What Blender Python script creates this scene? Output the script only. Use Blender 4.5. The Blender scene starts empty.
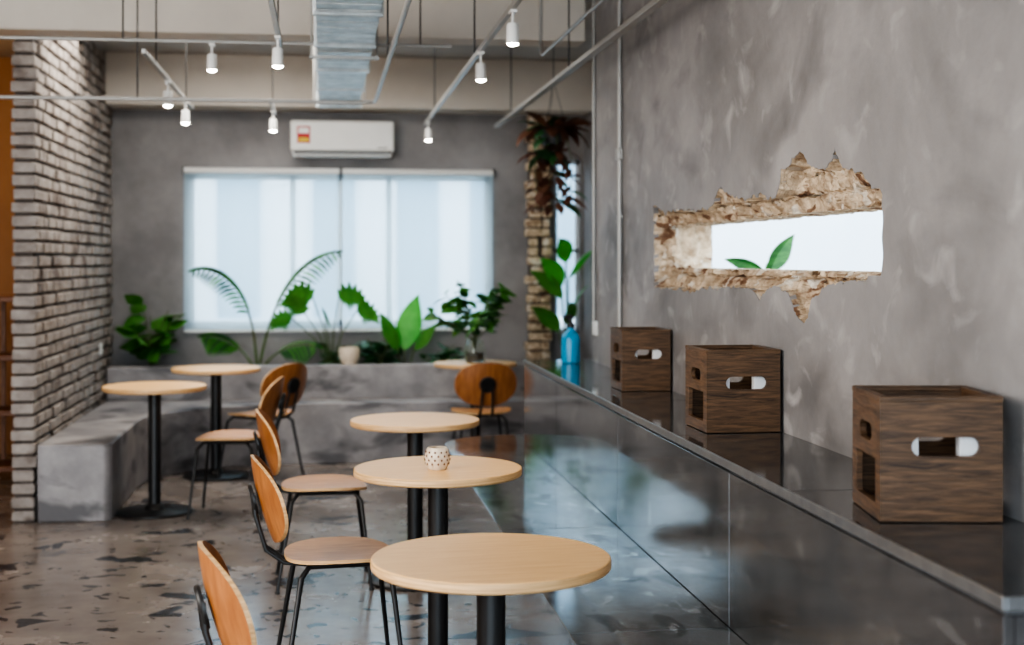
import bpy, bmesh, math, random
from mathutils import Vector, Matrix, noise
from mathutils.geometry import tessellate_polygon
random.seed(7)
R=math.radians
scene=bpy.context.scene
scene.view_settings.view_transform='AgX'
scene.view_settings.look='AgX - High Contrast'
scene.view_settings.exposure=.12

# ------------------------------------------------------------------ materials
def M(name,c1,c2=None,scale=5,rough=.5,metal=0,bump=0,bscale=None,stretch=(1,1,1),lo=.35,hi=.65,
      detail=6,rough2=None,spots=None,spots2=None,emit=0,transl=0,spec=.5,distort=0,coat=0):
    m=bpy.data.materials.new(name); m.use_nodes=True
    nt=m.node_tree; N=nt.nodes; L=nt.links
    b=N['Principled BSDF']
    b.inputs['Roughness'].default_value=rough; b.inputs['Metallic'].default_value=metal
    b.inputs['Specular IOR Level'].default_value=spec
    b.inputs['Coat Weight'].default_value=coat
    b.inputs['Base Color'].default_value=(*c1,1)
    tc=N.new('ShaderNodeTexCoord'); mp=N.new('ShaderNodeMapping')
    mp.inputs['Scale'].default_value=stretch
    L.new(tc.outputs['Object'],mp.inputs['Vector'])
    if c2 is None: c2=tuple(x*.8 for x in c1)
    nz=N.new('ShaderNodeTexNoise'); nz.inputs['Scale'].default_value=scale
    nz.inputs['Detail'].default_value=detail; nz.inputs['Roughness'].default_value=.6
    nz.inputs['Distortion'].default_value=distort
    L.new(mp.outputs[0],nz.inputs['Vector'])
    cr=N.new('ShaderNodeValToRGB')
    cr.color_ramp.elements[0].position=lo; cr.color_ramp.elements[0].color=(*c1,1)
    cr.color_ramp.elements[1].position=hi; cr.color_ramp.elements[1].color=(*c2,1)
    L.new(nz.outputs[0],cr.inputs[0])
    col=cr.outputs[0]
    for sp in (spots,spots2):
        if sp:
            sc,th,w,colr,st=sp
            mp2=N.new('ShaderNodeMapping'); mp2.inputs['Scale'].default_value=st
            L.new(tc.outputs['Object'],mp2.inputs['Vector'])
            n2=N.new('ShaderNodeTexNoise'); n2.inputs['Scale'].default_value=sc
            n2.inputs['Detail'].default_value=4; n2.inputs['Distortion'].default_value=.6
            L.new(mp2.outputs[0],n2.inputs['Vector'])
            c3=N.new('ShaderNodeValToRGB')
            c3.color_ramp.elements[0].position=th; c3.color_ramp.elements[0].color=(0,0,0,1)
            c3.color_ramp.elements[1].position=th+w; c3.color_ramp.elements[1].color=(1,1,1,1)
            L.new(n2.outputs[0],c3.inputs[0])
            mx=N.new('ShaderNodeMix'); mx.data_type='RGBA'
            L.new(c3.outputs[0],mx.inputs[0]); L.new(col,mx.inputs[6]); mx.inputs[7].default_value=(*colr,1)
            col=mx.outputs[2]
    L.new(col,b.inputs['Base Color'])
    if rough2 is not None:
        mr=N.new('ShaderNodeMapRange'); mr.inputs[1].default_value=.35; mr.inputs[2].default_value=.65
        mr.inputs[3].default_value=rough; mr.inputs[4].default_value=rough2
        L.new(nz.outputs[0],mr.inputs[0]); L.new(mr.outputs[0],b.inputs['Roughness'])
    if bump:
        n3=N.new('ShaderNodeTexNoise'); n3.inputs['Scale'].default_value=bscale or scale*3
        n3.inputs['Detail'].default_value=6
        L.new(mp.outputs[0],n3.inputs['Vector'])
        bp=N.new('ShaderNodeBump'); bp.inputs['Strength'].default_value=bump; bp.inputs['Distance'].default_value=.01
        L.new(n3.outputs[0],bp.inputs['Height']); L.new(bp.outputs[0],b.inputs['Normal'])
    if emit:
        b.inputs['Emission Color'].default_value=(*c1,1); b.inputs['Emission Strength'].default_value=emit
    if transl:
        tr=N.new('ShaderNodeBsdfTranslucent'); L.new(col,tr.inputs[0])
        ms=N.new('ShaderNodeMixShader'); ms.inputs[0].default_value=transl
        L.new(b.outputs[0],ms.inputs[1]); L.new(tr.outputs[0],ms.inputs[2])
        L.new(ms.outputs[0],N['Material Output'].inputs[0])
    return m

m_wall =M('plaster_concrete',(.185,.176,.173),(.39,.37,.363),scale=1.2,rough=.6,bump=.8,bscale=8,lo=.30,hi=.72,distort=.3,detail=12,
          spots=(2.2,.52,.24,(.15,.142,.14),(1,.7,1.3)),spots2=(6.5,.57,.22,(.42,.40,.392),(1,.9,1.1)))
m_wallb=M('plaster_concrete_back',(.20,.19,.192),(.33,.315,.312),scale=1.6,rough=.7,bump=.25,bscale=12,
          spots=(1.3,.55,.25,(.16,.155,.158),(1,1,1)))
m_bench=M('bench_concrete',(.21,.20,.205),(.38,.36,.36),scale=3,rough=.5,bump=.3,bscale=18,
          spots=(2.4,.51,.12,(.12,.115,.12),(1,1,2)))
m_floor=M('polished_concrete_floor',(.15,.128,.118),(.28,.245,.225),scale=2.0,rough=.15,rough2=.30,bump=.02,bscale=25,lo=.3,hi=.7,
          spots=(4.2,.615,.012,(.025,.027,.034),(.9,1.15,1)),spots2=(12,.63,.012,(.04,.042,.048),(.9,1.1,1)))
m_cream=M('cream_paint',(.66,.60,.53),(.60,.545,.48),scale=2,rough=.7)
m_ceil =M('ceiling_paint',(.46,.43,.40),(.40,.37,.345),scale=2,rough=.8)
m_warm =M('warm_painted_wall',(.30,.15,.06),(.25,.12,.045),scale=2,rough=.7)
m_tile =M('polished_steel_top',(.20,.22,.235),(.38,.41,.43),scale=2.6,rough=.06,rough2=.15,lo=.35,hi=.65,metal=.7,detail=9,
          spots=(7,.56,.05,(.15,.165,.175),(1,.6,1)),spots2=(16,.62,.03,(.50,.53,.55),(1,.5,1)),spec=.8)
m_tilev=M('polished_steel_panel',(.13,.13,.133),(.22,.22,.222),scale=2.2,rough=.05,rough2=.12,lo=.35,hi=.7,spec=.9,metal=.6,detail=8,
          spots=(9,.60,.06,(.25,.25,.25),(1,.5,1)))
m_tile2=M('polished_ledge_steel',(.07,.073,.078),(.14,.146,.154),scale=4,rough=.04,rough2=.10,spec=.8,metal=.4)
m_trim =M('steel_edge_trim',(.30,.31,.32),(.24,.25,.26),scale=20,rough=.3,metal=.7)
m_brick=M('whitewashed_brick',(.27,.235,.212),(.41,.365,.33),scale=9,rough=.85,bump=.8,bscale=40,
          spots=(3,.55,.1,(.19,.155,.135),(1,1,1)))
m_mort =M('brick_mortar',(.07,.058,.05),(.11,.09,.08),scale=20,rough=.95)
m_rub  =M('broken_brick',(.34,.24,.155),(.74,.60,.44),scale=18,rough=.92,bump=1,bscale=70,
          spots=(8,.57,.06,(.20,.11,.065),(1,1,2)),spots2=(11,.58,.05,(.68,.61,.52),(1,1,1)))
m_birch=M('birch_tabletop',(.88,.57,.27),(.78,.47,.20),scale=4,rough=.4,stretch=(1.5,14,14),bump=.03)
m_edge =M('plywood_edge',(.78,.52,.27),(.48,.27,.12),scale=4,rough=.5,stretch=(2,2,90))
m_ply  =M('walnut_plywood',(.46,.19,.065),(.31,.11,.036),scale=4,rough=.35,stretch=(2,14,2),coat=.2)
m_seat =M('oak_plywood_seat',(.58,.31,.13),(.44,.21,.085),scale=4,rough=.4,stretch=(2,14,2))
m_black=M('black_powdercoat',(.012,.012,.013),(.02,.02,.02),rough=.4)
m_crate=M('dark_stained_pine',(.032,.017,.009),(.19,.105,.053),scale=3.5,rough=.5,stretch=(2.5,2.5,28),bump=.2,lo=.3,hi=.72,distort=.8)
m_white=M('white_plastic',(.80,.79,.76),(.76,.75,.72),rough=.35)
m_slotlight=M('slot_light_card',(.75,.75,.75),(.7,.7,.7),rough=.8)  # pale tone standing in for light inside the crate slots
m_dark =M('dark_plastic',(.03,.03,.03),rough=.4)
m_red  =M('red_label',(.6,.02,.02),rough=.5)
m_yel  =M('yellow_label',(.8,.6,.05),rough=.5)
m_galv =M('galvanised_steel',(.42,.44,.44),(.62,.64,.63),scale=14,rough=.38,metal=.7,bump=.2,bscale=25)
m_cond =M('grey_conduit',(.42,.41,.39),(.38,.37,.35),rough=.4,metal=.3)
m_lamp =M('lamp_lens',(1,.94,.82),(1,.94,.82),emit=40)
m_leaf =M('leaf_green',(.04,.17,.02),(.09,.28,.04),scale=6,rough=.4,transl=.25)
m_leafd=M('leaf_dark_green',(.018,.075,.025),(.04,.13,.04),scale=6,rough=.4,transl=.15)
m_leafb=M('leaf_bright_green',(.06,.34,.03),(.11,.46,.06),scale=6,rough=.4,transl=.35)
m_leafo=M('banana_leaf_green',(.02,.11,.02),(.06,.23,.04),scale=14,rough=.35,transl=.12,stretch=(1,1,4))
m_leafr=M('leaf_burgundy',(.10,.035,.025),(.17,.08,.045),scale=6,rough=.45,transl=.2)
m_stem =M('plant_stem',(.08,.14,.04),(.10,.10,.04),rough=.6)
m_soil =M('soil',(.035,.025,.02),(.06,.04,.03),scale=30,rough=1,bump=.6)
m_cer  =M('speckled_ceramic',(.72,.62,.50),(.62,.50,.38),scale=40,rough=.4)
m_brn  =M('brown_glaze',(.10,.04,.02),(.14,.06,.03),rough=.4)
m_blue =M('blue_bottle_plastic',(.01,.36,.62),(.01,.30,.54),rough=.3)
m_shelf=M('shelf_wood',(.14,.05,.02),(.2,.08,.03),scale=4,rough=.5,stretch=(2,2,14))
m_ext  =M('exterior_white_render',(.84,.87,.90),(.78,.83,.88),scale=1,rough=.9)
m_ext2 =M('exterior_window_glass',(.25,.38,.48),(.3,.42,.5),scale=1,rough=.4)
m_gnd  =M('paving',(.45,.45,.44),(.38,.38,.37),scale=4,rough=.9)
m_frame=M('aluminium_frame',(.70,.74,.78),(.66,.70,.74),rough=.4)
# roller blind: woven translucent cloth
m_blind=bpy.data.materials.new('roller_blind_fabric'); m_blind.use_nodes=True
nt=m_blind.node_tree; N=nt.nodes; L=nt.links
for n in list(N):
    if n.type=='BSDF_PRINCIPLED': N.remove(n)
df=N.new('ShaderNodeBsdfDiffuse'); df.inputs[0].default_value=(.70,.82,.88,1)
tl=N.new('ShaderNodeBsdfTranslucent'); tl.inputs[0].default_value=(.78,.93,.99,1)
tp=N.new('ShaderNodeBsdfTransparent'); tp.inputs[0].default_value=(.90,.97,1,1)
a=N.new('ShaderNodeMixShader'); a.inputs[0].default_value=.72
L.new(df.outputs[0],a.inputs[1]); L.new(tl.outputs[0],a.inputs[2])
b=N.new('ShaderNodeMixShader'); b.inputs[0].default_value=.48
L.new(a.outputs[0],b.inputs[1]); L.new(tp.outputs[0],b.inputs[2])
L.new(b.outputs[0],N['Material Output'].inputs[0])
m_glass=bpy.data.materials.new('clear_glass'); m_glass.use_nodes=True
g=m_glass.node_tree.nodes['Principled BSDF']; g.inputs['Transmission Weight'].default_value=.95
g.inputs['Roughness'].default_value=.03; g.inputs['Base Color'].default_value=(.9,.95,.92,1); g.inputs['IOR'].default_value=1.3

# ------------------------------------------------------------------ mesh builder
class MB:
    def __init__(s): s.v=[];s.f=[];s.mi=[];s.mats=[];s.sm=[]
    def idx(s,m):
        if m not in s.mats: s.mats.append(m)
        return s.mats.index(m)
    def add(s,vs,fs,mat,X=None,sm=True):
        o=len(s.v); i=s.idx(mat)
        for p in vs:
            p=Vector(p)
            if X is not None: p=X@p
            s.v.append(p[:])
        for f in fs:
            s.f.append(tuple(o+k for k in f)); s.mi.append(i); s.sm.append(sm)
    def box(s,x0,x1,y0,y1,z0,z1,mat,bev=0,X=None):
        bm=bmesh.new(); bmesh.ops.create_cube(bm,size=1)
        for v in bm.verts:
            v.co=Vector((x0+(v.co.x+.5)*(x1-x0),y0+(v.co.y+.5)*(y1-y0),z0+(v.co.z+.5)*(z1-z0)))
        if bev: bmesh.ops.bevel(bm,geom=bm.edges[:],offset=bev,segments=2,affect='EDGES',profile=.5)
        bm.verts.index_update()
        s.add([v.co.copy() for v in bm.verts],[[v.index for v in f.verts] for f in bm.faces],mat,X,sm=False)
        bm.free()
    def tube(s,pts,r,mat,n=10,X=None,caps=True):
        pts=[Vector(p) for p in pts]; k=len(pts)
        rs=r if isinstance(r,(list,tuple)) else [r]*k
        vs=[];fs=[]
        up=None
        for i,p in enumerate(pts):
            t=(pts[min(i+1,k-1)]-pts[max(i-1,0)]).normalized()
            if up is None:
                up=Vector((0,0,1)) if abs(t.z)<.9 else Vector((1,0,0))
            a=(up-t*up.dot(t)).normalized(); b=t.cross(a); up=a
            for j in range(n):
                an=2*math.pi*j/n
                vs.append(p+(a*math.cos(an)+b*math.sin(an))*rs[i])
        for i in range(k-1):
            for j in range(n):
                fs.append((i*n+j,i*n+(j+1)%n,(i+1)*n+(j+1)%n,(i+1)*n+j))
        if caps:
            fs.append(tuple(reversed(range(n)))); fs.append(tuple((k-1)*n+j for j in range(n)))
        s.add(vs,fs,mat,X)
    def lathe(s,prof,mat,c=(0,0,0),n=48,X=None):
        vs=[];fs=[]
        for r,z in prof:
            for j in range(n):
                a=2*math.pi*j/n
                vs.append((c[0]+r*math.cos(a),c[1]+r*math.sin(a),c[2]+z))
        for i in range(len(prof)-1):
            for j in range(n):
                fs.append((i*n+j,i*n+(j+1)%n,(i+1)*n+(j+1)%n,(i+1)*n+j))
        if prof[0][0]>0: fs.append(tuple(reversed(range(n))))
        if prof[-1][0]>0: fs.append(tuple((len(prof)-1)*n+j for j in range(n)))
        s.add(vs,fs,mat,X)
    def slab(s,outer,holes,t0,t1,mapf,mat,X=None,sm=False):
        loops=[outer]+holes
        tris=tessellate_polygon([[Vector((p[0],p[1],0)) for p in l] for l in loops])
        flat=[p for l in loops for p in l]; n=len(flat)
        vs=[mapf(p[0],p[1],t0) for p in flat]+[mapf(p[0],p[1],t1) for p in flat]
        fs=[tuple(t) for t in tris]+[tuple(k+n for k in reversed(t)) for t in tris]
        o=0
        for l in loops:
            k=len(l)
            for i in range(k):
                j=(i+1)%k; fs.append((o+i,o+j,n+o+j,n+o+i))
            o+=k
        s.add(vs,fs,mat,X,sm=sm)
    def shell(s,fn,a,b,ex,mat,edge,rings=8,n=40,X=None):
        for side in (0,1):
            vs=[fn(0,0,side)];fs=[]
            for i in range(1,rings+1):
                for j in range(n):
                    an=2*math.pi*j/n; c=math.cos(an); q=math.sin(an)
                    u=a*math.copysign(abs(c)**(2/ex),c)*i/rings; w=b*math.copysign(abs(q)**(2/ex),q)*i/rings
                    vs.append(fn(u,w,side))
            for j in range(n): fs.append((0,1+j,1+(j+1)%n))
            for i in range(rings-1):
                for j in range(n):
                    p=1+i*n; fs.append((p+j,p+n+j,p+n+(j+1)%n,p+(j+1)%n))
            s.add(vs,fs,mat,X)
            if side==0: e0=vs[-n:]
            else: e1=vs[-n:]
        s.add(e0+e1,[(j,(j+1)%n,n+(j+1)%n,n+j) for j in range(n)],edge,X)
    def leaf(s,base,az,el,Ln,W,mat,droop=1.0,fold=.25,n=10,notch=0,twist=0,tip=.8):
        p=Vector(base); vs=[];fs=[]
        for i in range(n+1):
            t=i/n; e=el-droop*t
            d=Vector((math.cos(az)*math.cos(e),math.sin(az)*math.cos(e),math.sin(e)))
            if i: p=p+d*(Ln/n)
            side=Vector((-math.sin(az),math.cos(az),0))
            nrm=d.cross(side)
            side=side*math.cos(twist)+nrm*math.sin(twist)
            nrm=side.cross(d)
            w=W*.5*math.sin(math.pi*min(1,max(0.02,t**tip)))
            if notch and 0.12<t<.92 and i%2==0: w*=(1-notch)
            vs+=[p+side*w+nrm*w*fold,p.copy(),p-side*w+nrm*w*fold]
        for i in range(n):
            o=i*3
            fs+=[(o,o+1,o+4,o+3),(o+1,o+2,o+5,o+4)]
        s.add(vs,fs,mat)
        return p
    def clampmax(s,x=None,y=None):
        for i,v in enumerate(s.v):
            s.v[i]=(min(v[0],x) if x else v[0],min(v[1],y) if y else v[1],v[2])
    def obj(s,name,loc=(0,0,0),rz=0,smooth=35,parent=None):
        me=bpy.data.meshes.new(name); me.from_pydata(s.v,[],s.f)
        for m in s.mats: me.materials.append(m)
        for p,i in zip(me.polygons,s.mi): p.material_index=i
        bm=bmesh.new(); bm.from_mesh(me); bmesh.ops.recalc_face_normals(bm,faces=bm.faces[:]); bm.to_mesh(me); bm.free()
        if smooth:
            for p,q in zip(me.polygons,s.sm): p.use_smooth=q
            me.set_sharp_from_angle(angle=R(smooth))
            for p,q in zip(me.polygons,s.sm): p.use_smooth=q
        me.update()
        o=bpy.data.objects.new(name,me); scene.collection.objects.link(o)
        o.location=loc; o.rotation_euler=(0,0,rz)
        if parent: o.parent=parent
        return o

# ------------------------------------------------------------------ room shell
CE=3.05; XR=1.51; YB=11.1; CR=CE-.002
mb=MB(); mb.box(-4.2,2.2,-2.5,11.3,-.1,0,m_floor); mb.obj('floor',smooth=0)
mb=MB(); mb.box(-4.2,2.2,-2.5,11.3,CE,CE+.15,m_ceil); mb.obj('ceiling',smooth=0)
mb=MB(); mb.box(-4.0,XR,7.93,8.17,2.76,CE,m_cream,.006); mb.obj('trim_1')
mb=MB(); mb.box(-1.62,2.1,10.72,YB,2.66,CE,m_cream,.006); mb.obj('trim_2')
mb=MB(); mb.box(-4.2,-4.0,-2.5,11.3,0,CE,m_warm); mb.obj('wall_left',smooth=0)

mb=MB()
mb.slab([(-1.75,0),(2.2,0),(2.2,CE),(-1.75,CE)],[[(-1.05,.96),(1.33,.96),(1.33,2.17),(-1.05,2.17)],
        [(1.86,.9),(2.07,.9),(2.07,2.3),(1.86,2.3)]],YB,YB+.16,lambda u,v,t:(u,t,v),m_wallb)
mb.box(-4.2,-1.75,YB,YB+.16,0,CE,m_warm)
mb.obj('wall_back',smooth=0)
mb=MB()
for x in (-1.05,-.26,.11,.5,1.29): mb.box(x,x+.045,YB+.06,YB+.1,.96,2.17,m_frame)
for z in (.96,2.125): mb.box(-1.05,1.335,YB+.06,YB+.1,z,z+.045,m_frame)
mb.obj('window_1',smooth=0)
mb=MB()
for x in (1.86,2.04): mb.box(x,x+.03,YB+.06,YB+.1,.9,2.3,m_frame)
for z in (.9,1.55,2.27): mb.box(1.86,2.07,YB+.06,YB+.1,z,z+.03,m_frame)
mb.obj('window_2',smooth=0)
for x0,x1 in ((-1.075,.13),(.15,1.352)):
    mb=MB()
    n=24; vs=[];fs=[]
    for i in range(n+1):
        x=x0+(x1-x0)*i/n
        y=YB-.035+.004*math.sin(i*.9)
        vs+=[(x,y,.94),(x,y-.002,2.17)]
    for i in range(n): fs.append((2*i,2*i+2,2*i+3,2*i+1))
    mb.add(vs,fs,m_blind)
    mb.tube([(x0,YB-.035,2.19),(x1,YB-.035,2.19)],.024,m_white,16)
    mb.box(x0,x1,YB-.042,YB-.028,.925,.945,m_white,.003)
    mb.box(x0-.008,x0,YB-.06,YB-.001,2.16,2.22,m_dark); mb.box(x1,x1+.008,YB-.06,YB-.001,2.16,2.22,m_dark)
    mb.obj('roller_blind')

# brick partition (real bricks)
mb=MB()
x0,x1=-1.75,-1.62
mb.box(x0+.014,x1-.018,8.20,YB-.002,0,CE,m_mort)
bh=.064; pitch=.0763
for r in range(40):
    z0=r*pitch; y=8.18-(.11 if r%2 else 0)
    while y<YB-.01:
        a_=max(y,8.18); e_=min(y+.205,YB-.003)
        if e_-a_>.03:
            j=[random.uniform(-.008,.008) for _ in range(6)]
            mb.box(x0+j[0],x1+j[1],a_+.003+abs(j[2])*.4,e_-.008+j[3]*.3,z0+.004+j[4]*.3,min(z0+bh+j[5]*.3,CE),m_brick,.009)
        y+=.218
mb.obj('wall_brick')

# right wall: plaster skin with broken-out opening + masonry core
top=[(6.262,1.744),(6.035,1.699),(5.74,1.705),(5.456,1.692),(5.281,1.705),(5.170,1.774),(5.064,1.735),(4.852,1.707),(4.68,1.715),
     (4.516,1.692),(4.455,1.796),(4.38,1.80),(4.316,1.829),(4.241,1.833),(4.2,1.79),(4.133,1.781),(4.046,1.763),(4.0,1.79),(3.971,1.825),(3.907,1.760),(3.83,1.755),(3.754,1.727),(3.682,1.695),(3.619,1.676)]
bot=[(3.619,1.468),(3.754,1.433),(4.004,1.418),(4.159,1.365),(4.2,1.31),(4.241,1.293),(4.316,1.309),(4.384,1.385),(4.570,1.401),(4.679,1.351),
     (4.816,1.390),(5.1,1.385),(5.382,1.378),(5.610,1.353),(5.8,1.37),(5.981,1.358),(6.243,1.361)]
ZT,ZB,YN,YF=1.645,1.455,3.63,6.19
def dens(poly,lab,amp):
    out=[]
    for (a0,b0),(a1,b1) in zip(poly[:-1],poly[1:]):
        d=math.hypot(a1-a0,b1-b0); k=max(1,int(d/.011))
        for i in range(k):
            t=i/k; y=a0+(a1-a0)*t; z=b0+(b1-b0)*t
            q=noise.noise_vector(Vector((y*22,z*22,lab*3.1)))*amp+noise.noise_vector(Vector((y*60,z*60,lab*3.1)))*amp*.7
            yy=y+q.x
            zz=z+q.y
            if lab==0: zz=max(zz,ZT+.012); yy=max(3.61,yy)
            if lab==1: zz=min(zz,ZB-.008)
            out.append((yy,zz,lab,t))
    return out
ring=dens(top,0,.015)
ring+=[(3.612+.004*math.sin(i),1.676-(1.676-1.468)*(i+.5)/14,2,(i+.5)/14) for i in range(14)]
ring+=dens(bot,1,.012)
ring+=[(6.243+.019*(i+.5)/24+.008*math.sin(i*1.7),1.361+(1.744-1.361)*(i+.5)/24,3,(i+.5)/24) for i in range(24)]
hole=[(p[0],p[1]) for p in ring]
mb=MB()
W0,W1=-2.5,7.73
mb.slab([(W0,0),(W1,0),(W1,CE),(W0,CE)],[hole],XR,XR+.024,lambda u,v,t:(t,u,v),m_wall)
mb.slab([(W0,0),(W1,0),(W1,CE),(W0,CE)],[[(3.55,1.24),(6.32,1.24),(6.32,1.9),(3.55,1.9)]],XR+.024,XR+.26,lambda u,v,t:(t,u,v),m_wall)
rows=40; vs=[];fs=[]; K=len(ring)
for (y,z,lab,t) in ring:
    if lab==0: iy=min(max(y,YN),YF); iz=ZT
    elif lab==1: iy=min(max(y,YN),YF); iz=ZB
    elif lab==2: iy=YN; iz=ZT+(ZB-ZT)*t
    else: iy=YF; iz=ZB+(ZT-ZB)*t
    for r in range(rows+1):
        s=r/rows
        if r==0: p=Vector((XR+.003,y,z))
        elif s<=.5:
            q=s/.5; p=Vector((XR+.026+.05*q,y+(iy-y)*q,z+(iz-z)*q))
            course=math.floor(p.z/.068+.25*noise.noise(p*9)); bi=math.floor(p.y/.19+(.5 if course%2 else 0)+.3*noise.noise(p*7+Vector((5,0,0))))
            h=random.Random(course*131+bi*17).uniform(-.016,.050)
            fz=abs((p.z/.068)%1-.5)*2
            if fz>.86: h+=.020
            nn=noise.noise_vector(p*28)*.010+noise.noise_vector(p*75)*.008+noise.noise_vector(p*160)*.005
            p.x=max(XR+.010,p.x+h+nn.x*1.3)
            if q<.97: p.y+=nn.y*.8; p.z+=nn.z*.6
        else:
            q=(s-.5)/.5; p=Vector((XR+.076+(.26-.076)*q,iy,iz))
            nn=noise.noise_vector(p*22)*.018+noise.noise_vector(p*60)*.010
            if lab==0: p.z+=abs(nn.z)*1.3
            elif lab==1: p.z-=abs(nn.z)
            else: p.y+=nn.y
            if q<.9: p.x+=nn.x*.6
            else: p.x=XR+.26
        vs.append(p)
for i in range(K):
    j=(i+1)%K
    for r in range(rows): fs.append((i*(rows+1)+r,i*(rows+1)+r+1,j*(rows+1)+r+1,j*(rows+1)+r))
mb.add(vs,fs,m_rub)
mb.slab([(3.55,1.24),(6.32,1.24),(6.32,1.9),(3.55,1.9)],[[(YN-.03,ZB-.03),(YF+.03,ZB-.03),(YF+.03,ZT+.03),(YN-.03,ZT+.03)]],XR+.245,XR+.262,lambda u,v,t:(t,u,v),m_rub)
mb.obj('wall_right',smooth=30)
mb=MB(); mb.box(2.1,2.18,7.73,YB,0,CE,m_wallb); mb.box(XR+.26,2.18,7.63,7.73,0,CE,m_wallb); mb.obj('wall_alcove',smooth=0)
mb=MB()
mb.box(1.64,1.80,YB-.10,YB-.001,.69,2.66,m_mort)
for r in range(26):
    z=.69+r*.0757
    yo=random.uniform(-.03,.02); xo=random.uniform(-.03,.02)
    mb.box(1.63+xo,1.72+random.uniform(-.02,.02),YB-.13+yo,YB-.02,z+.004,z+.068,m_rub,.01)
    mb.box(1.73+random.uniform(-.01,.02),1.815+xo*.7,YB-.13-yo*.5,YB-.02,z+.004,z+.068,m_rub,.01)
mb.obj('brick_column')

# exterior
mb=MB(); mb.box(-12,14,-8,30,-.16,-.11,m_gnd); mb.obj('ground',smooth=0)
mb=MB()
mb.box(-5,9,14.2,14.5,-.11,6,m_ext)
for x in (-2.2,-1.05,-.1,.75,1.5,2.4):
    mb.box(x,x+.42,14.16,14.2,.9,3.2,m_ext2); 
    mb.box(x-.05,x+.47,14.1,14.2,.82,.9,m_ext)
mb.box(-5,9,14.0,14.2,.35,.6,m_ext2)
mb.obj('neighbour_building',smooth=0)
mb=MB(); mb.box(5.0,5.2,2,14.2,-.11,4.2,m_ext); mb.box(4.95,5.25,2,14.2,4.2,4.28,m_ext); mb.obj('boundary_wall',smooth=0)

# ------------------------------------------------------------------ concrete L bench with backrest & planter
mb=MB()
out=[(-1.605,8.15),(-1.235,8.15),(-1.215,8.17),(-1.2,8.2),(-1.2,9.30)]
for i in range(1,20):
    a_=math.pi-(math.pi/2)*i/20
    out.append((-.25+.95*math.cos(a_),9.30+.95*math.sin(a_)))
out+=[(-.25,10.25),(2.095,10.25),(2.095,10.66),(-1.605,10.66)]
mb.slab(out,[],0,.44,lambda u,v,t:(u,v,t),m_bench)
mb.box(-1.605,2.095,10.66,10.80,0,.69,m_bench,.012)
mb.box(-1.605,2.095,10.80,YB-.001,0,.60,m_soil)
ob=mb.obj('concrete_bench')
bv=ob.modifiers.new('b','BEVEL'); bv.width=.012; bv.segments=2; bv.limit_method='ANGLE'

# ------------------------------------------------------------------ polished seat bench + ledge counter
def rounded(x0,x1,y0,y1,r):
    pts=[(x0,y0),(x1,y0),(x1,y1)]
    for i in range(0,25):
        a_=math.pi/2+(math.pi/2)*i/24
        pts.append((x0+r+r*math.cos(a_),y1-r+r*math.sin(a_)))
    return pts
XW=XR-.001
mb=MB()
B0=.68; LX=1.138; Y0=2.21; Y1=8.2
mb.slab(rounded(B0+.012,XW,Y0,Y1-.012,.42),[],0,.42,lambda u,v,t:(u,v,t),m_tilev)
js=[2.21,3.81,5.31,6.75]
for i,a_ in enumerate(js):
    e_=js[i+1]-.004 if i<3 else None
    if e_: mb.box(B0,LX,a_,e_,.42,.45,m_tile,.002)
    else: mb.slab(rounded(B0,XW,a_,Y1,.42),[],.42,.45,lambda u,v,t:(u,v,t),m_tile)
mb.obj('steel_bench')
mb=MB()
js=[2.21,3.81,5.31,6.75,7.85]
for i in range(4):
    mb.box(LX,LX+.02,js[i],js[i+1]-.004,.451,.888,m_tilev,.0015)
mb.box(LX+.02,XW,Y0+.02,7.83,.451,.888,m_tilev)
mb.box(LX+.021,XW,Y0,Y0+.019,.451,.888,m_tilev)
js2=[2.21,3.3,4.4,5.5,6.6,7.85]
for i in range(5):
    mb.box(LX+.004,XW,js2[i],js2[i+1]-.003,.889,.92,m_tile2,.0015)
mb.box(LX-.004,LX+.003,Y0-.006,7.856,.898,.922,m_trim,.002)
mb.box(LX+.003,XW,Y0-.007,Y0-.0005,.898,.922,m_trim,.002)
mb.obj('ledge_counter')

# ------------------------------------------------------------------ cafe tables
def table(x,y,rz=0):
    mb=MB()
    mb.lathe([(0,.722),(.292,.722),(.297,.724)],m_birch,n=96)
    mb.lathe([(.297,.724),(.3,.728),(.3,.744),(.2985,.748)],m_edge,n=96)
    mb.lathe([(.2985,.748),(.296,.75),(0,.75)],m_birch,n=96)
    mb.lathe([(0,.712),(.13,.712),(.13,.7215),(0,.7215)],m_black,n=32)
    mb.lathe([(.036,.02),(.036,.712)],m_black,n=32)
    mb.lathe([(0,0),(.215,0),(.22,.004),(.22,.012),(.21,.018),(.06,.024),(.045,.05),(.036,.055)],m_black,n=64)
    return mb.obj('cafe_table',(x,y,0),rz)
for t in ((.416,3.445,.1),(.407,4.95,.2),(.424,6.46,.1),(-.985,8.40,.3),(-.73,9.74,0),(1.09,9.98,0)): table(*t)

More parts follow.
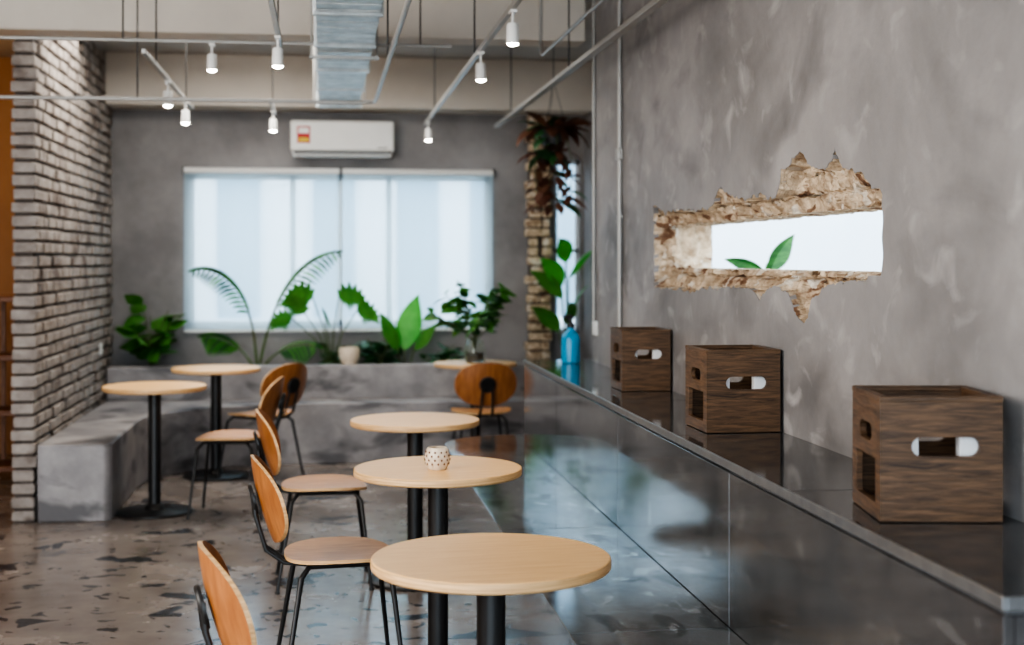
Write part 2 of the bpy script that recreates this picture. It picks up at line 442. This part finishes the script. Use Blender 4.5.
# ------------------------------------------------------------------ chairs (face +x in local space)
def chair(x,y,rz):
    mb=MB()
    def seat(u,w,side):
        z=.452+.10*max(0,-u-.10)**1.6*3+.03*(w/.2)**2*.6-.10*max(0,u-.12)**2*4-.004
        return Vector((u,w,z-(.012 if side else 0)))
    mb.shell(seat,.195,.205,2.6,m_seat,m_edge,rings=10,n=48)
    def back(u,w,side):
        xx=-.275+.055*(w/.21)**2*1.2-(u)*.26+.03*(u/.15)**2*.4
        nx=-.012 if side else 0
        return Vector((xx+nx,w,.655+u))
    mb.shell(back,.15,.212,2.25,m_ply,m_edge,rings=8,n=48)
    for sy in (-1,1):
        mb.tube([(.13,.12*sy,.432),(.16,.15*sy,.40),(.205,.195*sy,.006)],[.009,.010,.0075],m_black,12)
        mb.tube([(-.12,.12*sy,.432),(-.15,.15*sy,.40),(-.215,.195*sy,.006)],[.009,.010,.0075],m_black,12)
        for q in (.205,-.215): mb.lathe([(0,0),(.011,0),(.011,.012),(0,.012)],m_dark,c=(q,.195*sy,0),n=12)
        mb.tube([(.13,.12*sy,.43),(-.12,.12*sy,.43)],.008,m_black,8)
        mb.tube([(.05,.045*sy,.43),(-.12,.045*sy,.425),(-.20,.045*sy,.435),(-.262,.04*sy,.48),(-.298,.035*sy,.60),(-.306,.03*sy,.67)],.008,m_black,10)
    mb.tube([(.13,-.12,.43),(.13,.12,.43)],.008,m_black,8)
    mb.tube([(-.12,-.12,.43),(-.12,.12,.43)],.008,m_black,8)
    X=Matrix.Translation((-.300,0,.655))@Matrix.Rotation(R(90-14),4,'Y')
    mb.lathe([(0,-.012),(.05,-.012),(.055,-.006),(.055,.002),(0,.002)],m_black,n=28,X=X)
    return mb.obj('dining_chair',(x,y,0),rz)
chair(.01,3.47,R(10)); chair(.06,4.97,R(6)); chair(.005,6.48,R(2))
chair(-.54,8.32,R(172)); chair(-.42,9.55,R(138)); chair(1.08,9.52,R(92))

# ------------------------------------------------------------------ crates
def crate(x,y,rz,w,d,h=.27):
    mb=MB(); t=.014
    def stad(cx,cz,l,r,n=8):
        p=[]
        for i in range(n+1):
            a_=-math.pi/2+math.pi*i/n; p.append((cx+l/2-r+r*math.cos(a_),cz+r*math.sin(a_)))
        for i in range(n+1):
            a_=math.pi/2+math.pi*i/n; p.append((cx-l/2+r+r*math.cos(a_),cz+r*math.sin(a_)))
        return p
    for y0 in (-d/2,d/2-t):
        mb.slab([(-w/2,0),(w/2,0),(w/2,h),(-w/2,h)],[stad(0.01,h*.62,w*.56,.021)],y0,y0+t,lambda u,v,q:(u,q,v),m_crate)
    for x0 in (-w/2,w/2-t):
        mb.slab([(-d/2+t,0),(d/2-t,0),(d/2-t,h),(-d/2+t,h)],[stad(0,h*.70,d*.42,.02),
            [(-d*.34,h*.13),(d*.34,h*.13),(d*.34,h*.5),(-d*.34,h*.5)]],x0,x0+t,lambda u,v,q:(q,u,v),m_crate)
    mb.box(-w/2+t,w/2-t,-d/2+t,d/2-t,.004,.018,m_crate)
    e=.0015
    for y0,y1 in ((-d/2-e,-d/2+.018),(d/2-.018,d/2+e)): mb.box(-w/2-e,w/2+e,y0,y1,h-.002,h+.010,m_crate,.002)
    for x0_,x1_ in ((-w/2-e,-w/2+.018),(w/2-.018,w/2+e)): mb.box(x0_,x1_,-d/2+.018,d/2-.018,h-.002,h+.010,m_crate,.002)
    mb.box(-w*.40,-w*.16,-d*.42,-d*.30,.02,h*.76,m_slotlight,.004)  # pale cards added inside to suggest light seen through the handle slots
    mb.box(w*.17,w*.42,-d*.42,-d*.30,.02,h*.76,m_slotlight,.004)
    return mb.obj('wooden_crate',(x,y,.9225),rz,smooth=30)
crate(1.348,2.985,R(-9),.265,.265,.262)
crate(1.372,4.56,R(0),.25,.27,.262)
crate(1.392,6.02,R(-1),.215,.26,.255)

# ------------------------------------------------------------------ small items
mb=MB()
prof=[(.0,0),(.030,0),(.036,.008),(.0445,.032),(.045,.045),(.040,.066),(.033,.078),(.029,.078),(.036,.062),(.040,.045),(.038,.02),(0,.010)]
mb.lathe(prof,m_cer,n=48)
for r,z,rr in ((0,.022,.0420),(1,.036,.0452),(0,.050,.0446),(1,.063,.0412)):
    for k in range(12):
        a_=2*math.pi*(k+.5*r)/12; c=Vector((rr*math.cos(a_),rr*math.sin(a_),z)); u=Vector((-math.sin(a_),math.cos(a_),0)); o=Vector((math.cos(a_),math.sin(a_),0))*.0012
        mb.add([c+o-u*.004,c+o+Vector((0,0,-.005)),c+o+u*.004,c+o+Vector((0,0,.005)),c-o*4],[(0,1,2,3),(0,4,1),(1,4,2),(2,4,3),(3,4,0)],m_brn)
mb.obj('candle_holder',(.40,4.90,.7505))
mb=MB()
mb.lathe([(0,0),(.046,0),(.052,.006),(.052,.13),(.047,.155),(.025,.178),(.018,.185),(.018,.195),(0,.195)],m_blue,n=40)
mb.lathe([(0,.195),(.022,.195),(.022,.215),(.012,.22),(.012,.245),(0,.245)],m_dark,n=24)
mb.box(-.016,.045,-.012,.012,.245,.265,m_dark,.004); mb.tube([(.01,0,.245),(.035,0,.215)],.004,m_dark)
mb.obj('spray_bottle',(1.36,7.58,.9205),R(200))

mb=MB()
mb.box(-.255,.555,YB-.20,YB,2.335,2.58,m_white,.022)
mb.box(-.235,.535,YB-.185,YB-.03,2.295,2.335,m_white,.012)
mb.box(-.225,.525,YB-.203,YB-.19,2.325,2.338,m_dark,.002)
mb.box(-.22,.52,YB-.206,YB-.196,2.30,2.318,m_cond,.003)
mb.box(-.20,-.10,YB-.2045,YB-.2,2.40,2.53,m_red); mb.box(-.19,-.11,YB-.206,YB-.2,2.475,2.52,m_white); mb.box(-.19,-.11,YB-.206,YB-.2,2.41,2.44,m_yel)
mb.box(.42,.50,YB-.204,YB-.2,2.36,2.372,m_cond)
mb.obj('air_conditioner')

mb=MB()
mb.box(-.03,.245,4.0,9.6,2.555,2.74,m_galv)
y=4.2
while y<9.6:
    mb.box(-.045,.26,y,y+.03,2.54,2.755,m_galv,.003); y+=.9
y=4.0
while y<9.5:
    mb.box(-.034,.249,y,y+.012,2.55,2.745,m_galv,.003); y+=.15
mb.box(-.05,.265,9.57,9.62,2.535,2.76,m_galv,.003)
for yy in (5.2,7.2,9.2):
    for xx in (-.06,.275): mb.tube([(xx,yy,2.53),(xx,yy,CR)],.005,m_cond,8)
    mb.box(-.07,.285,yy-.015,yy+.015,2.525,2.54,m_cond)
mb.obj('ventilation_duct')

def track(pts,rods,name='lighting_track',w=.016,mat=m_cond):
    mb=MB()
    for a_,b_ in zip(pts[:-1],pts[1:]):
        a_=Vector(a_);b_=Vector(b_)
        mb.box(min(a_.x,b_.x)-w,max(a_.x,b_.x)+w,min(a_.y,b_.y)-w,max(a_.y,b_.y)+w,a_.z-.012,a_.z+.012,mat,.003)
    for r in rods: mb.tube([(r[0],r[1],pts[0][2]),(r[0],r[1],CR)],.004,m_black,8)
    mb.obj(name)
def conduit(pts,r=.011,rods=(),name='conduit_pipe'):
    mb=MB()
    P=[Vector(p) for p in pts]; out=[P[0]]
    for i in range(1,len(P)-1):
        d0=(P[i-1]-P[i]).normalized(); d1=(P[i+1]-P[i]).normalized(); q=.09
        for k in range(6):
            t=k/5; out.append((P[i]+d0*q)*(1-t)**2+P[i]*2*t*(1-t)+(P[i]+d1*q)*t*t)
    out.append(P[-1])
    mb.tube(out,r,m_cond,12)
    for rr in rods: mb.tube([rr,(rr[0],rr[1],CR)],.004,m_black,8)
    mb.obj(name)
track([(.75,3.2,2.5),(.75,10.3,2.5)],[(.75,4.2),(.75,6.9),(.75,9.4)],w=.011)
track([(-.20,3.2,2.5),(-.20,6.6,2.5)],[(-.20,5.0),(-.20,6.3)],w=.011)
track([(-.33,8.9,2.5),(-.33,9.7,2.5)],[(-.33,9.3)],w=.011)
track([(-.86,6.9,2.5),(-.86,9.4,2.5)],[(-.86,7.4),(-.86,9.0)],w=.011)
track([(1.30,3.0,2.5),(1.30,10.4,2.5)],[(1.30,5.0),(1.30,7.3),(1.30,9.6)],w=.02)
conduit([(-3.9,7.75,2.365),(.285,7.75,2.365),(.285,3.0,2.365)],.011,[(-2,7.75,2.365),(.285,6.2,2.365),(-1.0,7.75,2.365)])
conduit([(-3.9,7.2,2.60),(.66,7.2,2.60)],.010,[(-1.0,7.2,2.6),(.5,7.2,2.6)])
conduit([(1.18,3.0,2.60),(1.18,7.5,2.60),(1.18,7.5,CR)],.009)
conduit([(XR-.014,6.93,.925),(XR-.014,6.93,CR)],.012)
conduit([(XR-.012,7.62,1.15),(XR-.012,7.62,CR)],.009)
mb=MB(); mb.box(XR-.03,XR-.001,6.90,6.96,2.0,2.06,m_cond,.005); mb.box(XR-.022,XR-.001,6.90,6.96,1.7,1.72,m_cond,.003); mb.obj('conduit_junction_box')
mb=MB(); mb.box(XR-.012,XR-.0005,7.55,7.67,1.07,1.15,m_white,.004); mb.box(XR-.016,XR-.011,7.58,7.64,1.09,1.13,m_white,.003); mb.obj('wall_switch')
mb=MB(); mb.box(-1.615,-1.602,10.42,10.50,.80,.88,m_white,.004); mb.obj('power_socket')

def spot(x,y,zt=2.488,power=22):
    mb=MB()
    mb.box(-.014,.014,-.03,.03,0,.012,m_white,.003)
    mb.tube([(0,0,0),(0,0,-.045)],.005,m_white,10)
    mb.lathe([(0,-.040),(.019,-.040),(.024,-.047),(.0265,-.122),(.0235,-.122)],m_white,n=28)
    mb.lathe([(.0245,-.121),(.020,-.127),(.011,-.131),(0,-.132)],m_lamp,n=28)
    o=mb.obj('track_spotlight',(x,y,zt-.0125))
    l=bpy.data.lights.new('spot_lamp','SPOT'); l.energy=power; l.color=(1,.88,.72); l.spot_size=R(75); l.spot_blend=.8; l.shadow_soft_size=.025
    lo=bpy.data.objects.new('spot_lamp',l); scene.collection.objects.link(lo); lo.parent=o; lo.location=(0,0,-.145)
for s_ in ((.75,4.45),(.75,5.49),(.75,6.62),(.75,9.98),(-.20,6.27),(-.33,9.40),(-.86,7.95),(-.86,8.95)): spot(*s_)
spot(-.56,7.2,2.59)

# ------------------------------------------------------------------ plants
PI=math.pi; YP=YB-.065
def bushy(name,x,y,z,h,spread,nst,leafL,leafW,mat,seed):
    rnd=random.Random(seed); mb=MB(); z0=z
    for i in range(nst):
        a_=2*PI*i/nst+rnd.uniform(-.4,.4); lean=rnd.uniform(.3,1)*spread; hh=h*rnd.uniform(.55,1)
        pts=[(x+math.cos(a_)*lean*t*t*.8,y+math.sin(a_)*lean*t*t*.2,z0+hh*t) for t in (0,.35,.7,1)]
        mb.tube(pts,[.006,.005,.004,.003],m_stem,6)
        for k in range(rnd.randint(4,6)):
            t=.4+.6*k/5; j=min(2,int(t*3)); p=Vector(pts[j]).lerp(Vector(pts[j+1]),min(1,t*3-j))
            mb.leaf(p,a_+rnd.uniform(-1.8,1.8),rnd.uniform(.1,.9),leafL*rnd.uniform(.7,1.1),leafW*rnd.uniform(.8,1.1),mat,droop=rnd.uniform(.5,1.2),fold=.2,n=7,twist=rnd.uniform(-.9,.9))
    mb.clampmax(y=YP)
    return mb.obj(name,smooth=60)
bushy('rubber_plant',-1.30,10.90,.60,.56,.26,7,.21,.13,m_leaf,3)
bushy('rubber_plant',.44,10.92,.60,.30,.26,9,.18,.06,m_leafd,12)
bushy('rubber_plant',.14,10.92,.60,.26,.26,8,.18,.05,m_leafd,15)
bushy('rubber_plant',.95,10.92,.60,.22,.3,8,.16,.05,m_leafd,16)
# areca palm
rnd=random.Random(5); mb=MB()
px_,py_,pz_=-.50,10.86,.60
for az,el,Ln,dr,pw in ((.04,1.38,1.20,1.15,2.2),(PI-.1,1.50,1.06,1.6,2.6),(PI+.2,1.15,.55,1.2,1.5),(-.3,1.0,.55,1.3,1.5)):
    pts=[]; p=Vector((px_,py_,pz_)); n=26
    for i in range(n+1):
        t=i/n; e=el-dr*t**pw
        if i: p=p+Vector((math.cos(az)*math.cos(e),math.sin(az)*math.cos(e)*.15,math.sin(e)))*(Ln/n)
        pts.append(p.copy())
        if t>.45:
            l_=.19*math.sin(PI*min(1,(t-.35)*1.25)+.25)
            for sgn in (1,-1):
                mb.leaf(p,az+sgn*.4,e+sgn*.55-.25,max(.05,l_),.024,m_leafd if rnd.random()<.5 else m_leaf,droop=.8,n=5,fold=.1,twist=1.2)
    mb.tube(pts,[.011-.006*i/n for i in range(n+1)],m_stem,6)
mb.clampmax(y=YP)
mb.obj('areca_palm',smooth=60)
# monstera
mb=MB()
mx_,my_=.06,10.90
for dx,dy,h_,az,sz,el in ((-.14,-.10,.58,PI+.2,.26,.5),(.06,-.14,.58,-.1,.24,.5),(.20,-.10,.48,-.3,.22,.2),(-.30,-.05,.42,PI,.20,.2),(-.05,-.15,.44,-1.2,.20,.1),(-.20,-.1,.46,PI,.22,1.1)):
    e=Vector((mx_+dx,my_+dy,.62+h_))
    mb.tube([(mx_,my_,.60),(mx_+dx*.4,my_+dy*.4,.62+h_*.6),e],[.006,.005,.004],m_stem,6)
    mb.leaf(e,az,el,sz,sz*1.1,m_leaf,droop=1.4,n=14,notch=.5,fold=.08,twist=1.15*(-1 if math.cos(az)>0 else 1),tip=.62)
mb.clampmax(y=YP)
mb.obj('monstera_plant',smooth=60)
mb=MB(); mb.lathe([(0,0),(.055,0),(.078,.05),(.082,.10),(.075,.13),(.067,.13),(.072,.10),(0,.09)],m_cer,n=36)
mb.obj('ceramic_pot',(.20,10.73,.6905))
mb=MB()
for dx,az,el,L_,W_ in ((0.0,.2,1.45,.46,.20),(-.05,PI-.3,1.25,.34,.14),(.08,-.3,1.0,.28,.11)):
    mb.tube([(.63+dx*.3,10.90,.6),(.63+dx,10.88,.80)],.006,m_stem,6)
    mb.leaf((.63+dx,10.88,.78),az,el,L_,W_,m_leafb if L_>.35 else m_leaf,droop=.25,n=12,fold=.15,twist=1.2,tip=.8)
mb.clampmax(y=YP)
mb.obj('bird_of_paradise_plant',smooth=60)
# fig in glass vase on far table
mb=MB(); vx,vy,vz=1.09,10.0,.7505
mb.lathe([(0,0),(.062,0),(.070,.01),(.074,.09),(.060,.15),(.048,.165),(.044,.165),(.056,.148),(.070,.09),(.064,.012),(0,.012)],m_glass,c=(vx,vy,vz),n=36)
mb.lathe([(0,.013),(.060,.013),(.066,.07),(0,.075)],m_soil,c=(vx,vy,vz),n=30)
rnd=random.Random(21)
for i in range(17):
    a_=2*PI*i/17+.3; ln=rnd.uniform(.12,.40); hh=rnd.uniform(.22,.58)
    pts=[Vector((vx+math.cos(a_)*ln*t*t,vy+math.sin(a_)*ln*t*t*.6,vz+.06+hh*t)) for t in (0,.4,.7,1)]
    pts[1].x=vx+(pts[1].x-vx)*.5
    mb.tube(pts,[.004,.004,.003,.002],m_stem,6)
    for k in range(6):
        p=pts[2].lerp(pts[3],k/5)
        mb.leaf(p,a_+rnd.uniform(-2,2),rnd.uniform(0,1.0),rnd.uniform(.10,.17),rnd.uniform(.05,.08),m_leaf if k%2 else m_leafd,droop=1,n=6,twist=rnd.uniform(-1,1))
mb.obj('potted_fig_plant',smooth=60)
# hanging burgundy plant
mb=MB(); hx,hy,hz=1.60,9.6,2.30
mb.lathe([(0,-.02),(.07,-.02),(.10,.10),(.095,.10),(0,.08)],m_dark,c=(hx,hy,hz),n=24)
for k in range(3):
    a_=2*PI*k/3; mb.tube([(hx+.095*math.cos(a_),hy+.095*math.sin(a_),hz+.1),(hx,hy,hz+.45)],.002,m_dark,5)
mb.tube([(hx,hy,hz+.45),(hx,hy,CR)],.003,m_dark,6)
rnd=random.Random(2)
for i in range(70):
    a_=rnd.uniform(0,2*PI); r_=rnd.uniform(.02,.11)
    zz=hz+.12-rnd.uniform(0,.50)*(1 if i%2 else 0)
    mb.leaf((hx+r_*math.cos(a_),hy+r_*math.sin(a_),zz),a_,rnd.uniform(-.3,1.1),rnd.uniform(.14,.25),rnd.uniform(.06,.10),m_leafr if rnd.random()<.75 else m_leafd,droop=rnd.uniform(.8,1.8),n=7,twist=rnd.uniform(-.6,.6))
for i in range(4):
    a_=i*1.6; mb.tube([(hx+.08*math.cos(a_),hy+.08*math.sin(a_),hz+.08),(hx+.13*math.cos(a_),hy+.13*math.sin(a_),hz-.1),(hx+.12*math.cos(a_),hy+.12*math.sin(a_),hz-.45)],.003,m_stem,5)
    for k in range(7): mb.leaf((hx+.12*math.cos(a_),hy+.12*math.sin(a_),hz-.05-.06*k),a_+k*2.1,-.2,.14,.06,m_leafr,droop=1,n=6)
mb.obj('hanging_plant',smooth=60)
# tall plant in corner planter
mb=MB()
for dx,az,h_,L_ in ((0,-.8,.72,.36),(-.05,PI,.56,.36),(.02,-1.2,.45,.36),(-.06,-2.4,.66,.36),(.0,-1.7,.35,.3),(-.08,3.4,.3,.32),(-.02,-2.0,.85,.3)):
    mb.tube([(1.93,10.9,.6),(1.93+dx,10.86,.62+h_)],.006,m_stem,6)
    mb.leaf((1.93+dx,10.86,.62+h_),az,1.2,L_,.15,m_leafb if h_>.6 else m_leaf,droop=.9,n=10,twist=.8)
mb.clampmax(x=2.08,y=YB-.02)
mb.obj('corner_plant',smooth=60)
# outdoor plant seen through the opening
mb=MB()
mb.lathe([(0,0),(.14,0),(.19,.32),(.17,.32),(.16,.28),(0,.28)],m_cer,c=(2.22,6.72,-.11),n=32)
for az,el,L_,W_,b_,mt in ((-.1,1.3,.24,.10,(2.21,6.7,1.42),m_leafo),(PI-.2,.60,.22,.075,(2.2,6.74,1.43),m_leafo),(.35,1.1,.14,.045,(2.225,6.8,1.42),m_leaf),(.5,.1,.26,.07,(2.24,6.7,1.36),m_leafo),(1.9,1.0,.2,.08,(2.2,6.74,1.2),m_leafo),(-1.3,.4,.22,.09,(2.22,6.7,1.2),m_leafo)):
    mb.tube([(2.22,6.72,.16),(2.22,6.72,b_[2]-.3),b_],[.012,.009,.006],m_stem,8)
    mb.leaf(b_,az,el,L_,W_,mt,droop=.55,n=14,twist=.95,fold=.6,tip=.85)
mb.obj('potted_banana_plant',smooth=60)

mb=MB()
for x in (-2.5,-1.82): mb.box(x,x+.04,9.6,9.95,0,1.25,m_shelf,.004)
for z in (.08,.45,.82,1.21): mb.box(-2.46,-1.82,9.6,9.95,z,z+.035,m_shelf,.003)
for i in range(8): mb.box(-2.42+i*.075,-2.39+i*.075,9.93,9.95,.1,1.2,m_shelf,.003)
mb.obj('wooden_shelf')

# ------------------------------------------------------------------ lights
def area(name,loc,target,sx,sy,e,col=(1,1,1)):
    l=bpy.data.lights.new(name,'AREA'); l.shape='RECTANGLE'; l.size=sx; l.size_y=sy; l.energy=e; l.color=col
    o=bpy.data.objects.new(name,l); scene.collection.objects.link(o); o.location=loc
    o.rotation_euler=(Vector(target)-Vector(loc)).to_track_quat('-Z','Y').to_euler()
area('fill_light',(-2.8,2.8,2.9),(1.2,4.8,.9),2.5,4,300,(1,.96,.91))  # added soft fill from the left towards the right wall, no fixture modelled
area('fill_light',(-.6,9.0,2.95),(-.6,9.0,0),2.4,1.2,60,(1,.95,.88))  # added downward fill over the back seating, not an actual lamp
l=bpy.data.lights.new('side_room_lamp','POINT'); l.energy=30; l.color=(1,.62,.28); l.shadow_soft_size=.12
o=bpy.data.objects.new('side_room_lamp',l); scene.collection.objects.link(o); o.location=(-2.9,9.3,2.4)

w=bpy.data.worlds.new('World'); scene.world=w; w.use_nodes=True
bg=w.node_tree.nodes['Background']; bg.inputs[0].default_value=(.76,.89,1,1); bg.inputs[1].default_value=6.0

# ------------------------------------------------------------------ camera
cam=bpy.data.cameras.new('camera'); co=bpy.data.objects.new('camera',cam); scene.collection.objects.link(co)
co.location=(0,0,1.49); co.rotation_euler=(R(90),0,-R(7.75))
cam.sensor_width=36; cam.lens=48.8; cam.shift_y=-.061
cam.clip_start=.05
cam.dof.use_dof=True; cam.dof.focus_distance=4.2; cam.dof.aperture_fstop=2.4
scene.camera=co
